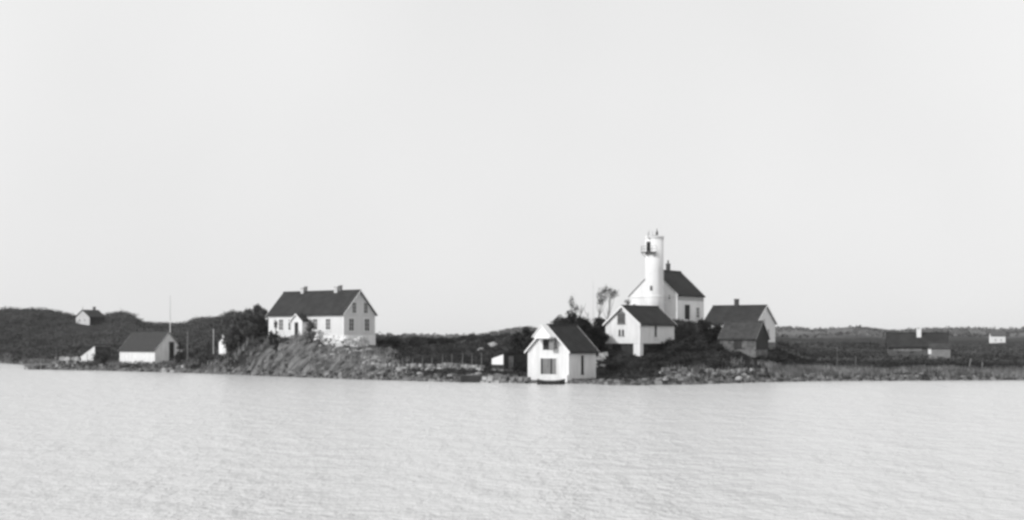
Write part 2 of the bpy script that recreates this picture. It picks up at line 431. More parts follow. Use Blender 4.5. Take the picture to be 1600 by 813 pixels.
# ------------------------------------------------------------------ house kit
class House:
    """local frame: ridge along x, long side visible towards -y; r in degrees.
       corner 'right': near corner is (+L/2,-W/2) (gable +x visible); 'left': (-L/2,-W/2) (gable -x visible)"""
    def __init__(s, name, u, D, zbase, L, W, wallh, rise, r, corner, label, cat, group=None, mono=None):
        s.L, s.W, s.h, s.rise, s.mono = L, W, wallh, rise, mono
        a = R(r); ca, sa = math.cos(a), math.sin(a)
        lx = L/2 if corner == 'right' else -L/2; ly = -W/2
        X = xu(u, D) - (ca*lx - sa*ly); Y = D - (sa*lx + ca*ly)
        s.root = empty(name, (X, Y, zbase), a); s.corner = corner
        tag(s.root, label, cat, group)
    def world(s, p):
        a = s.root.rotation_euler.z; ca, sa = math.cos(a), math.sin(a)
        return (s.root.location.x + ca*p[0] - sa*p[1], s.root.location.y + sa*p[0] + ca*p[1], s.root.location.z + p[2])
    def walls(s, m):
        b = MB(); W, h = s.W, s.h
        if s.mono is not None: prof = [(-W/2, 0), (W/2, 0), (W/2, s.mono), (-W/2, h)]
        else: prof = [(-W/2, 0), (W/2, 0), (W/2, h), (0, h+s.rise), (-W/2, h)]
        b.prism_x(prof, -s.L/2, s.L/2)
        s.wall = b.build('wall', m, s.root); return s.wall
    def foundation(s, m, depth, out=.08, label=None, name='foundation'):
        b = MB(); b.box(-s.L/2-out, s.L/2+out, -s.W/2-out, s.W/2+out, -depth, -.004)
        o = b.build(name, m, s.root)
        if label: o['label'] = label
        return o
    def roof(s, m, t=.14, eave=.32, gable=.28, label=None):
        b = MB(); W, h = s.W, s.h
        if s.mono is not None:
            k = (h-s.mono)/W
            y0, y1 = -W/2-eave, W/2+eave
            z0, z1 = h + k*eave + .006, s.mono - k*eave + .006
            prof = [(y0, z0), (y1, z1), (y1, z1+t), (y0, z0+t)]
        else:
            k = s.rise/(W/2); c = .006
            ye = W/2+eave; ze = h - k*eave + c; top = h + s.rise + c; tv = t*math.sqrt(1+k*k)
            prof = [(-ye, ze), (0, top), (ye, ze), (ye, ze+tv), (0, top+tv), (-ye, ze+tv)]
            s.eave_z = ze; s.tv = tv
        x0, x1 = -s.L/2-gable, s.L/2+gable
        if s.mono is not None: b.prism_x(prof, x0, x1)
        else:
            n = 6; vs = [(x0, y, z) for y, z in prof] + [(x1, y, z) for y, z in prof]
            fs = [(1, 0, 5, 4), (2, 1, 4, 3), (7, 10, 11, 6), (8, 9, 10, 7)]
            for i in range(n):
                j = (i+1) % n; fs.append((i, j, n+j, n+i))
            b.add(vs, fs)
        s.x0, s.x1 = x0, x1; s.ev = eave
        s.roofo = b.build('roof', m, s.root)
        if label: s.roofo['label'] = label
        return s.roofo
    def barge(s, m, w=.22, ends=(-1, 1)):
        k = s.rise/(s.W/2); 
        for e in ends:
            b = MB(); ye = s.W/2+s.ev+.01; top = s.h+s.rise+.006+s.tv+.02
            ze = top - k*ye
            x = s.x0-.045 if e < 0 else s.x1+.003
            prof = [(-ye, ze-w), (0, top-w), (ye, ze-w), (ye, ze), (0, top), (-ye, ze)]
            xx0, xx1 = x, x+.042
            vs = [(xx0, y, z) for y, z in prof] + [(xx1, y, z) for y, z in prof]
            fs = [(1, 0, 5, 4), (2, 1, 4, 3), (7, 10, 11, 6), (8, 9, 10, 7)]
            for i in range(6):
                j = (i+1) % 6; fs.append((i, j, 6+j, 6+i))
            b.add(vs, fs); b.build('bargeboard', m, s.root)
    def ridge(s, m):
        b = MB(); z = s.h+s.rise+s.tv
        b.tube([(s.x0-.02, 0, z+.0), (s.x1+.02, 0, z+.0)], [.11, .11], 6)
        b.build('ridge_cap', m, s.roofo)
    def chimney(s, tx, y, w, d, ztop, m, pot=False, capm=None):
        x = -s.L/2 + tx*s.L
        z0 = s.h + s.rise*(1-abs(y)/(s.W/2)) - .3
        b = MB(); b.box(x-w/2, x+w/2, y-d/2, y+d/2, z0, ztop)
        b.box(x-w/2-.05, x+w/2+.05, y-d/2-.05, y+d/2+.05, ztop+.002, ztop+.12)
        c = b.build('chimney', m, s.roofo)
        if pot:
            p = MB(); p.tube([(x, y, ztop+.12), (x, y, ztop+.65)], [.14, .10], 8); p.build('chimney_pot', capm or M_iron, c)
        return c
    def place(s, face, t, out=0.0):
        """point & frame on a visible face, t = 0..1 left to right as seen"""
        if face == 'y': return (-s.L/2+t*s.L, -s.W/2, (1, 0), (0, -1))
        if face == '+x': return (s.L/2, -s.W/2+t*s.W, (0, 1), (1, 0))
        return (-s.L/2, s.W/2-t*s.W, (0, -1), (-1, 0))
    def slab(s, b, face, t, z, w, h, o0, o1, dx=0.0):
        px, py, a, n = s.place(face, t)
        px += a[0]*dx; py += a[1]*dx
        xs = [px + a[0]*q + n[0]*o for q in (-w/2, w/2) for o in (o0, o1)]
        ys = [py + a[1]*q + n[1]*o for q in (-w/2, w/2) for o in (o0, o1)]
        b.box(min(xs), max(xs), min(ys), max(ys), z, z+h)
    def window(s, face, t, z, w, h, fm=None, gm=None, cols=2, rows=3, fw=.09, label=None):
        fm = fm or M_trim; gm = gm or M_glass
        b = MB()
        s.slab(b, face, t, z, fw, h, .003, .06, -w/2+fw/2); s.slab(b, face, t, z, fw, h, .003, .06, w/2-fw/2)
        s.slab(b, face, t, z+h-fw, w-2*fw, fw, .003, .058); s.slab(b, face, t, z, w-2*fw, fw, .003, .058)
        for c in range(1, cols): s.slab(b, face, t, z+fw, .045, h-2*fw, .012, .05, -w/2+fw+(w-2*fw)*c/cols)
        for q in range(1, rows):
            for c in range(cols):
                cw = (w-2*fw)/cols
                s.slab(b, face, t, z+fw+(h-2*fw)*q/rows, cw-.05, .035, .012, .046, -w/2+fw+cw*(c+.5))
        s.slab(b, face, t, z-.07, w+.16, .065, .003, .11)
        o = b.build('window', fm, s.root)
        if label: o['label'] = label
        g = MB(); s.slab(g, face, t, z+fw*.9, w-2*fw*.95, h-2*fw*.9, .003, .014); g.build('pane', gm, o)
        return o
    def door(s, face, t, z, w, h, m, frame=None, leafs=1, label=None):
        b = MB(); fw = .1
        s.slab(b, face, t, z, fw, h, .003, .07, -w/2-fw/2); s.slab(b, face, t, z, fw, h, .003, .07, w/2+fw/2)
        s.slab(b, face, t, z+h, w+2*fw, fw, .003, .072)
        fr = b.build('door_frame', frame or M_trim, s.root)
        lw = w/leafs
        for i in range(leafs):
            g = MB(); s.slab(g, face, t, z+.02, lw-.03, h-.03, .003, .045, -w/2+lw*(i+.5))
            for q in (.12, .5, .85): s.slab(g, face, t, z+h*q, lw-.1, .08, .047, .062, -w/2+lw*(i+.5))
            d = g.build('door', m, s.root)
            if label: d['label'] = label
            k = MB(); s.slab(k, face, t, z+h*.45, .05, .12, .064, .1, -w/2+lw*(i+.85)); k.build('handle', M_iron, d)
    def corners(s, m, w=.14):
        for sx in (-1, 1):
            for sy in (-1, 1):
                b = MB(); x, y = sx*s.L/2, sy*s.W/2
                b.box(min(x+sx*.03, x-sx*w), max(x+sx*.03, x-sx*w), min(y+sy*.03, y-sy*w), max(y+sy*.03, y-sy*w), 0.0, min(s.h, s.h if s.mono is None else s.mono)-.05)
                b.build('corner_board', m, s.root)

# ---- E: large white dwelling on the knoll
E = House('dwelling_house', 537, 238, zy(524, 238), 16.6, 6.75, 3.3, 3.4, -39, 'right',
          'long white wooden house with slate roof and two chimneys on the rocky knoll', 'house')
E.walls(M_house); E.foundation(M_foundw, 2.4, label='pale rubble stone basement'); E.roof(M_roof2, eave=.3, gable=.3); E.barge(M_trim, .2); E.ridge(M_roof2); E.corners(M_trim)
E.chimney(.255, 0, .6, .6, 7.45, M_brickw, pot=False); E.chimney(.71, 0, .7, .7, 7.45, M_brickw, pot=False)
E.chimney(.285, .1, .3, .35, 7.6, M_brick); E.chimney(.75, .1, .35, .4, 7.6, M_brick)  # narrow dark stacks added as the shaded right sides of the two chimneys
for t in (.17, .30, .63, .80): E.window('y', t, .75, 1.15, 1.85, gm=mat('grey_glass', .09, rough=.3))
for t in (.24, .74): E.window('+x', t, .6, 1.2, 2.0, gm=MATS['grey_glass'])
for t in (.33, .70): E.window('+x', t, 3.3, 1.0, 1.75, gm=MATS['grey_glass'])
for t in (.28, .75): E.window('+x', t, -1.35, .8, .55, cols=2, rows=1)
# porch
def porch():
    x = -E.L/2 + .475*E.L; y = -E.W/2; w, d, h = 2.5, 1.5, 2.25
    b = MB()
    b.add([(x-w/2, y-d, 0), (x+w/2, y-d, 0), (x+w/2, y-.004, 0), (x-w/2, y-.004, 0),
           (x-w/2, y-d, h), (x+w/2, y-d, h), (x+w/2, y-.004, h), (x-w/2, y-.004, h), (x, y-d, h+.95), (x, y-.004, h+.95)],
          [(0,3,2,1), (1,2,6,5), (3,0,4,7), (0,1,5,8,4), (2,3,7,9,6), (4,8,9,7), (5,6,9,8)])
    p = b.build('porch', M_white, E.root)
    r = MB(); o = .25; k = .95/(w/2)
    for sx in (-1, 1):
        xe = x+sx*(w/2+o); ze = h-k*o+.006; zt = h+.956
        q = [(x, zt), (xe, ze), (xe, ze+.12), (x, zt+.16)]
        r.add([(a, y-d-.2, z) for a, z in q] + [(a, y-.004, z) for a, z in q],
              [(0,1,2,3), (7,6,5,4), (0,4,5,1), (1,5,6,2), (2,6,7,3)])
    r.build('porch_roof', M_roof2, p)
    t = MB(); t.box(x-w/2-.05, x-w/2+.1, y-d-.24, y-d-.205, h-.25, h-.1)
    for sx in (-1, 1):
        xe = x+sx*(w/2+o)
        t.add([(x, y-d-.205, h+1.1), (xe, y-d-.205, h-k*o+.1), (xe, y-d-.205, h-k*o-.08), (x, y-d-.205, h+.92),
               (x, y-d-.245, h+1.1), (xe, y-d-.245, h-k*o+.1), (xe, y-d-.245, h-k*o-.08), (x, y-d-.245, h+.92)],
              [(0,1,2,3), (7,6,5,4), (0,4,5,1), (1,5,6,2), (2,6,7,3)])
    t.build('porch_trim', M_trim, p)
    dd = MB(); dd.box(x-.4, x+.4, y-d-.05, y-d-.003, .05, 2.0)
    dr = dd.build('door', mat('dark_door', .03), p); dr['label'] = 'dark front door of the porch'
    hh = MB(); hh.box(x+.25, x+.32, y-d-.1, y-d-.052, .95, 1.05); hh.build('handle', M_iron, dr)
    st = MB(); st.box(x-.8, x+.8, y-d-1.0, y-d-.06, -.5, -.15); st.box(x-.7, x+.7, y-d-.6, y-d-.062, -.148, .03)
    st.build('step', M_found, p)
porch()

# ---- K: big white boathouse at the water's edge
Kh = House('boathouse', 888.5, 192.6, .32, 6.2, 6.0, 3.65, 3.0, 55, 'left',
           "tall white boathouse with a projecting hoist hood standing at the water's edge", 'boathouse')
Kh.walls(M_white); Kh.foundation(M_found, 1.6, .1); Kh.roof(M_roof, eave=.35, gable=.3); Kh.barge(M_trim, .26); Kh.ridge(M_roof); Kh.corners(M_trim, .2)
Kh.door('-x', .52, .75, 2.25, 1.95, M_greyb, leafs=2, label='weathered grey boathouse door leaf')
b = MB(); Kh.slab(b, '-x', .52, .76, .28, 1.95, .064, .08, -1.05); b.build('door_gap', M_iron, Kh.root)
b = MB(); Kh.slab(b, '-x', .52, .76, .22, 1.95, .064, .08, .38); b.build('door_gap', M_iron, Kh.root)
Kh.window('y', .5, .75, .48, 2.3, cols=1, rows=4, fw=.05, fm=M_iron, label='tall narrow dark window')
b = MB(); Kh.slab(b, '-x', .50, 3.75, 1.5, 1.25, .003, .05); h_ = b.build('loft_hatch', mat('hatch_shade', .03), Kh.root)  # dark slab in place of the opening, inner shade put into colour
h_['label'] = 'loft hatch below the hood, its inner shade painted as a dark panel'
b = MB(); Kh.slab(b, '-x', .50, 3.8, .7, 1.15, .05, .75, .95); b.build('hatch_leaf', M_greyb, h_)
def hood():
    L2 = Kh.L/2; w = 1.15; z0 = Kh.h+1.5; zt = Kh.h+Kh.rise+.02; pr = 1.15
    x1, x0 = -L2-.35, -L2-.30-pr
    b = MB()
    prof = [(-w, z0), (w, z0), (w*.96, z0+.35), (0, zt), (-w*.96, z0+.35)]
    b.prism_x(prof, x0, x1)
    h = b.build('hoist_hood', M_trim, Kh.root)
    r = MB(); k = (zt-z0-.35)/(w*.96)
    for sy in (-1, 1):
        ye = sy*(w+.22); ze = zt - k*(w+.22) + .03
        q = [(0, zt+.03), (ye, ze), (ye, ze+.14), (0, zt+.2)]
        r.add([(x0-.12, a, z) for a, z in q] + [(x1+.2, a, z) for a, z in q],
              [(0,1,2,3), (7,6,5,4), (0,4,5,1), (1,5,6,2), (2,6,7,3)])
    r.build('hood_roof', M_trim, h)
hood()
b = MB(); Kh.slab(b, '-x', 1.0, -1.3, .5, 2.0, .02, .3, -.27); b.build('corner_pier', M_plaster, Kh.root)

# ---- L: white storehouse above
Lh = House('storehouse', 1000, 208, zy(537, 208), 7.95, 5.6, 2.62, 2.25, 50, 'left',
           'white gabled storehouse raised on a white corner pier below the lighthouse', 'storehouse')
Lh.walls(M_white); Lh.foundation(M_dark, 2.4, -.35); Lh.roof(M_roof, eave=.3, gable=.3); Lh.barge(M_trim, .24); Lh.ridge(M_roof); Lh.corners(M_trim, .12)  # inset dark block paints the shade of the gap under the raised floor
Lh.window('-x', .46, 2.65, 1.25, 1.35, cols=2, rows=3, gm=mat('grey_glass', .09, rough=.3), fm=mat('grey_frame', .16), label='loft window of small panes in the gable')
b = MB(); px = Lh.W/2-.46*Lh.W; x = -Lh.L/2
b.prism_x([(px-.6, 4.003), (px+.6, 4.003), (px, 4.45)], x-.05, x-.004); b.build('window_head', MATS['grey_frame'], Lh.root)
for t in (.41, .51): Lh.window('-x', t, 1.05, .3, .8, cols=1, rows=1, fw=.05, fm=mat('grey_frame', .16))
Lh.window('y', .45, .95, .45, 1.4, cols=1, rows=2, fw=.05, fm=M_greyb)
b = MB(); Lh.slab(b, '-x', 1.0, -2.55, 1.05, 2.53, -.7, .05, -.5); p_ = b.build('corner_pier', M_plaster, Lh.root); p_['label'] = 'white masonry pier under the corner'
b = MB(); Lh.slab(b, '-x', .1, -1.9, .4, 1.89, -.5, -.05, .1); b.build('stone_pier', M_found, Lh.root)

# ---- M: keeper's house
Mh = House('keepers_house', 1058, 232, zy(500, 232), 8.9, 7.95, 3.67, 3.65, 57, 'left',
           'white house with steep dark roof built against the lighthouse tower', 'house')
Mh.walls(M_plaster); Mh.foundation(M_plaster, 1.2, .06); Mh.roof(M_roof, eave=.2, gable=.12); Mh.ridge(M_roof); Mh.barge(M_trim, .12)
Mh.chimney(.54, 0, .5, .5, 8.45, mat('sooty_chimney', .06), pot=True)
Mh.window('y', .76, .3, 1.2, 1.7, cols=2, rows=3)
Mh.door('y', .36, .1, 1.7, 2.2, mat('dark_door', .03), leafs=2)
Mh.window('-x', .84, 3.0, .5, .75, cols=1, rows=2); Mh.window('-x', .38, 4.6, .5, .8, cols=1, rows=2); Mh.window('-x', .10, 1.5, .6, 1.0)
b = MB(); Mh.slab(b, '-x', .5, 3.4, 7.6, .16, .003, .09); b.build('string_course', M_plaster, Mh.root)
b = MB(); Mh.slab(b, 'y', .5, 2.9, 8.5, .5, .003, .03); b.build('frieze', mat('grey_frieze', .42), Mh.root)

# ---- lighthouse
def lighthouse():
    D = 231.6; u = 1022.5
    zb = 7.6; zt = zy(371, D)
    root = empty('lighthouse', (xu(u, D), D, zb)); H = zt - zb
    tag(root, 'round white lighthouse tower with a dark lantern opening and iron gallery near its top', 'lighthouse')
    b = MB()
    b.tube([(0,0,0), (0,0,H*.30), (0,0,H*.62), (0,0,H-.001)], [1.39, 1.37, 1.35, 1.34], 40)
    b.build('tower', M_plaster, root, smooth=False)
    for p in root.children[0].data.polygons:
        if len(p.vertices) == 4: p.use_smooth = True
    c = MB(); c.tube([(0,0,H-.25), (0,0,H-.18), (0,0,H+.12), (0,0,H+.14)], [1.345, 1.42, 1.43, 1.38], 40); c.build('cornice', M_plaster, root)
    c = MB(); c.tube([(0,0,3.95), (0,0,4.02), (0,0,4.18), (0,0,4.24)], [1.37, 1.41, 1.41, 1.37], 40); c.build('base_band', M_plaster, root)
    # lantern window facing the fairway (to the left and towards the viewer)
    az = R(-135)   # direction of the opening
    dx, dy = math.cos(az), math.sin(az); tx, ty = -dy, dx
    def at(r, s, z): return (dx*r + tx*s, dy*r + ty*s, z)
    zg = H - 2.2
    g = MB()
    n = 10
    for (z0, z1, half, r0, r1) in ((zg+.1, zg+1.4, .3, 1.2, 1.36),):
        vs = [at(r0, -half, z0), at(r1, -half, z0), at(r1, half, z0), at(r0, half, z0),
              at(r0, -half, z1), at(r1, -half, z1), at(r1, half, z1), at(r0, half, z1)]
        g.add(vs, [(0,1,2,3), (7,6,5,4), (1,0,4,5), (2,1,5,6), (3,2,6,7), (0,3,7,4)])
    lw = g.build('lantern_window', mat('lantern_glass', .03, rough=.3), root)
    fr = MB()
    for s_ in (-.33, 0, .33): fr.tube([at(1.40, s_, zg), at(1.40, s_, zg+1.5)], [.035, .035], 5)
    for z in (zg, zg+.75, zg+1.5): fr.tube([at(1.40, -.36, z), at(1.40, .36, z)], [.035, .035], 5)
    fr.build('lantern_frame', M_iron, lw)
    ga = MB()   # gallery floor: arc segment
    angs = [az + R(a) for a in range(-50, 51, 10)]
    vs = []
    for a in angs:
        for r in (1.28, 1.98):
            for z in (zg-.12, zg-.02): vs.append((math.cos(a)*r, math.sin(a)*r, z))
    fs = []
    for i in range(len(angs)-1):
        o = i*4; p = o+4
        fs += [(o+1, o+3, p+3, p+1), (o, p, p+2, o+2), (o+2, p+2, p+3, o+3), (o, o+1, p+1, p)]
    fs += [(0, 2, 3, 1), (p, p+1, p+3, p+2)]
    ga.add(vs, fs)
    gal = ga.build('gallery', M_iron, root)
    for a in (-40, 0, 40):
        br = MB(); q = az+R(a); br.tube([(math.cos(q)*1.3, math.sin(q)*1.3, zg-.8), (math.cos(q)*1.9, math.sin(q)*1.9, zg-.1)], [.04, .04], 5)
        br.build('bracket', M_iron, gal)
    rl = MB()
    for a in angs[::2]: rl.tube([(math.cos(a)*1.93, math.sin(a)*1.93, zg-.02), (math.cos(a)*1.93, math.sin(a)*1.93, zg+.85)], [.022, .022], 5)
    for z in (zg+.45, zg+.85): rl.tube([(math.cos(a)*1.93, math.sin(a)*1.93, z) for a in angs], [.02]*len(angs), 5)
    rl.build('railing', M_iron, gal)
    hd = MB(); hd.tube([at(1.2, .2, zg+1.75), at(1.75, .25, H-.1), at(1.5, .1, H+.75)], [.07, .05, .03], 6); hd.build('davit', M_iron, root)
    rf = MB(); rf.tube([(0,0,H+.14), (0,0,H+.26), (0,0,H+.32)], [1.2, .35, .1], 24); rf.build('tower_roof', mat('lead_roof', .16), root)
    v = MB(); v.tube([(.35, -.3, H+.3), (.35, -.3, H+.75), (.35, -.3, H+.8), (.35, -.3, H+1.3)], [.16, .16, .09, .02], 8); v.build('ventilator', M_iron, root)
    for (x, y, h) in ((-.8, -.5, 1.05), (-.35, -.9, .9)):
        r = MB(); r.tube([(x, y, H+.1), (x, y, H+h)], [.025, .015], 5); r.build('rod', M_iron, root)
    w = MB()
    for z in (3.95+1.0, ):
        a0 = R(-115); w.add([( (math.cos(a0)*r - math.sin(a0)*s), (math.sin(a0)*r + math.cos(a0)*s), zz) for zz in (z, z+.7) for (r, s) in ((1.2, -.18), (1.385, -.18), (1.385, .18), (1.2, .18))],
              [(0,3,2,1), (4,5,6,7), (0,1,5,4), (1,2,6,5), (2,3,7,6), (3,0,4,7)])
    w.build('stair_window', MATS['grey_glass'], root)
lighthouse()

# ---- N: white gabled house to the right, roof to the left
Nh = House('cottage', 1182, 228, zy(535, 228), 8.2, 7.6, 2.8, 2.45, -30, 'right',
           'cottage with dark roof, one chimney and white gable end right of the lighthouse', 'cottage')
Nh.walls(mat('bright_limewash', .82, var=.04, scale=1.2)); Nh.foundation(M_found, 1.2); Nh.roof(M_roof2, eave=.3, gable=.2); Nh.barge(M_trim, .22); Nh.ridge(M_roof2)
Nh.chimney(.44, 0, .55, .55, 6.3, mat('sooty_chimney', .06))
Nh.window('+x', .4, 2.6, .6, .9, cols=2, rows=2, gm=MATS['grey_glass']); Nh.window('+x', .62, .8, .8, 1.2, gm=MATS['grey_glass'])
Nh.window('y', .2, .8, .9, 1.2); Nh.door('y', .45, 0, .9, 2.0, M_greyb)
# ---- N2: low outbuilding in front
N2 = House('outbuilding', 1181, 212, zy(546, 212), 5.2, 4.6, 1.5, 2.1, -30, 'right',
           'low dark outbuilding with grey roof in front of the white-gabled cottage', 'shed')
N2.walls(mat('rubble_wall', .13, var=.75, scale=1.6, bump=.8)); N2.foundation(M_found, 1.1, -.05); N2.roof(M_roof3, eave=.25, gable=.15); N2.barge(mat('faded_board', .2), .16); N2.ridge(M_roof3)
b = MB(); b.prism_x([(-2.29, .003), (2.29, .003), (2.29, 1.5), (0, 3.58), (-2.29, 1.5)], 2.603, 2.65); b.build('gable_boarding', M_dark, N2.root)
N2.door('y', .5, .02, .9, 1.4, M_dark, frame=M_dark)

# ---- C: boathouse at the left, white long wall
Ch = House('boathouse', 242, 272, zy(569, 272), 12.6, 5.4, 2.4, 3.0, -48, 'right',
           'low boathouse with bright white long wall and grey gable beside the flagpole', 'boathouse')
Ch.walls(M_white); Ch.foundation(M_dark, 1.5, -.1); Ch.roof(mat('hill_grey_roof', .04, var=.3), eave=.25, gable=.12, t=.12); Ch.barge(mat('grey_barge', .3), .14)
Ch.door('+x', .60, .05, .8, 3.7, mat('tarred_door', .025), frame=M_greyb, leafs=1, label='tall dark boathouse door')
b = MB(); Ch.slab(b, '+x', .84, 0, 1.3, 1.5, .003, .05); b.build('wall_patch', mat('dark_patch', .07), Ch.root)
b = MB(); Ch.slab(b, 'y', .93, -.45, .9, .44, -.6, .02); b.build('corner_pier', M_plaster, Ch.root)
for t in (.2, .45, .7): b = MB(); Ch.slab(b, 'y', t, .9, .5, .6, .003, .03); b.build('shutter', M_trim, Ch.root)

# ---- B: lean-to boat shed far left
Bh = House('boat_shed', 148, 296, zy(573, 296), 3.8, 4.6, 3.9, .0, 55, 'left',
           'small boat shed with pale end wall and one-sided roof on the far left shore', 'shed', mono=1.6)
Bh.walls(M_white); Bh.foundation(M_found, 1.5); Bh.roof(mat('hill_grey_roof', .04), eave=.15, gable=.12)
b = MB(); Bh.slab(b, 'y', .5, .02, 3.7, 3.8, .003, .05); b.build('side_boarding', mat('grey_side', .05), Bh.root)
b = MB(); Bh.slab(b, '-x', .55, .05, .12, 2.4, .003, .05); b.build('door_post', M_wood, Bh.root)

# ---- D: outhouse
Dh = House('outhouse', 352.5, 256, zy(553, 256), 2.1, 1.75, 1.9, .6, 48, 'left',
           'tiny white outhouse among the bushes left of the knoll', 'outhouse')
Dh.walls(M_trim); Dh.foundation(M_found, .8, .02); Dh.roof(M_roof3, eave=.12, gable=.12, t=.07)
Dh.door('-x', .5, .05, .6, 1.6, M_trim)
b = MB(); b.tube([(-.6, .2, 2.3), (-.62, .22, 3.1)], [.2, .22], 8); b.build('chimney', M_plaster, Dh.roofo)

# ---- I: low dark shed left of the boathouse
Ih = House('net_shed', 787, 203, 1.55, 3.6, 3.1, 1.95, 0, 30, 'left',
           'small dark shed with a white end wall left of the tall boathouse', 'shed', mono=1.35)
Ih.walls(M_dark); Ih.foundation(M_found, 1.4); Ih.roof(M_roof, eave=.12, gable=.1, t=.1)
b = MB(); b.prism_x([(-1.5, .55), (1.5, .55), (1.5, 1.32), (-1.5, 1.88)], -1.85, -1.804); b.build('end_boarding', M_trim, Ih.root)
Ih.door('y', .30, .0, .75, 1.7, mat('pale_grey_door', .2), frame=M_dark, label='pale grey plank door')

# ---- A: cabin on the far left hill
Ah = House('cabin', 140, 425, zy(508, 425), 4.9, 6.3, 2.2, 1.8, 50, 'left',
           'white-gabled cabin high on the hill at far left', 'cabin')
Ah.walls(mat('cabin_paint', .5)); Ah.foundation(M_found, 3.5); Ah.roof(M_roof2, eave=.3, gable=.2)
b = MB(); Ah.slab(b, 'y', .5, .02, 4.8, 2.1, .003, .04); b.build('side_boarding', M_dark, Ah.root)
Ah.chimney(.75, 0, .6, .6, 4.9, M_brick)
b = MB(); b.tube([(-Ah.L/2, 0, 3.9), (-Ah.L/2, 0, 5.0)], [.08, .05], 6); b.build('finial', M_brick, Ah.roofo)
for t in (.3, .65): Ah.window('-x', t, .8, .7, 1.0)

# ---- O: barn at right with annex
Oh = House('farmhouse', 1480, 264, zy(560, 264), 9.6, 5.2, 2.0, 2.1, -12, 'right',
           'low dark-roofed farmhouse with a bright white chimney at the right', 'farmhouse')
Oh.walls(mat('dull_boarding', .10, var=.3)); Oh.foundation(M_found, 1.5); Oh.roof(M_roof2, eave=.3, gable=.3); Oh.ridge(M_roof2)
Oh.chimney(.53, -.6, .75, .75, 4.9, mat('bright_limewash', .82))
for t in (.18, .4): Oh.window('y', t, .7, .8, .9, fm=mat('dull_frame', .12), cols=2, rows=2)
b = MB(); Oh.slab(b, 'y', .33, 1.2, 4.6, .6, .003, .04); b.build('eaves_board', M_wood, Oh.root)
O2 = House('annex', 1485, 255, zy(557, 255), 3.3, 2.6, 1.3, .7, -16, 'right',
           'small pale-walled shed in front of the dark-roofed farmhouse', 'shed')
O2.walls(mat('faded_wall', .22, var=.25)); O2.foundation(M_found, 1.2); O2.roof(M_roof3, eave=.15, gable=.15, t=.08)
b = MB(); O2.slab(b, 'y', .02, .35, .5, .95, .003, .04); b.build('door', M_trim, O2.root)
# ---- P: far white house on the right
Ph = House('distant_house', 1571, 470, zy(538, 470), 4.1, 3.8, 2.55, 1.3, -8, 'right',
           'small distant white house alone on the heath at far right', 'house')
Ph.walls(M_trim); Ph.foundation(M_found, 2); Ph.roof(mat('heath_roof', .09), eave=.2, gable=.2)
for t in (.3, .7): Ph.window('y', t, .8, .7, .9, gm=mat('pale_curtain', .4))

# ------------------------------------------------------------------ poles, posts, fence, jetty, walls, boat
def pole(name, u, D, ytop, r0, r1, m, label, cat, ybot=None, lean=0.0, extra=None):
    x = xu(u, D); z0 = hz(x, D) - .3
    if ybot is not None: z0 = zy(ybot, D)
    zt = zy(ytop, D)
    b = MB(); b.tube([(0, 0, 0), (lean*.5, 0, (zt-z0)*.5), (lean, 0, zt-z0)], [r0, (r0+r1)/2, r1], 8)
    if extra: extra(b, zt-z0)
    o = b.build(name, m); o.location = (x, D, z0); tag(o, label, cat); return o
fp = empty('flagpole', (xu(266, 280), 280, hz(xu(266, 280), 280)-.3)); tag(fp, 'tall thin white flagpole rising behind the low boathouse', 'flagpole')
b = MB(); H_ = zy(463, 280) - fp.location.z; b.tube([(0,0,0), (0,0,H_*.65)], [.13, .09], 8); b.build('mast', M_pole, fp)
b = MB(); b.tube([(0,0,H_*.65), (0,0,H_-.1)], [.05, .025], 8); b.build('topmast', mat('grey_mast', .3), fp)
b = MB(); b.tube([(0,0,H_-.1), (0,0,H_-.05), (0,0,H_+.05), (0,0,H_+.1)], [.03, .08, .08, .02], 8); b.build('truck', M_pole, fp)
def crossarm(b, H):
    b.box(-.6, .6, -.05, .05, H-.5, H-.38)
    for x in (-.5, 0, .5): b.box(x-.04, x+.04, -.04, .04, H-.379, H-.22)
pole('post', 293, 268, 518, .09, .07, M_wood, 'short grey post on the slope right of the low boathouse', 'post')
pole('post', 333.5, 262, 514, .07, .05, M_pole, 'pale tall post left of the tiny outhouse', 'post')
pole('utility_pole', 1308, 226, 541, .035, .025, M_wood, 'thin pole standing in the shore meadow right of the cottage', 'pole', extra=None)
pole('mast', 927, 214, 438, .035, .02, mat('pale_mast', .5), 'very thin tall mast between the boathouse and the storehouse', 'mast')
pole('stake', 1337, 222, 556, .04, .03, M_wood, 'short grey stake at the left of the right-hand meadow', 'stake')
pole('stake', 1513, 222, 561, .09, .07, M_wood, 'leaning stake near the shore below the farmhouse', 'stake', lean=.35)
pole('stake', 1534, 218, 566, .09, .07, M_wood, 'short stout stake nearest the shore right of the leaning one', 'stake', lean=.1)

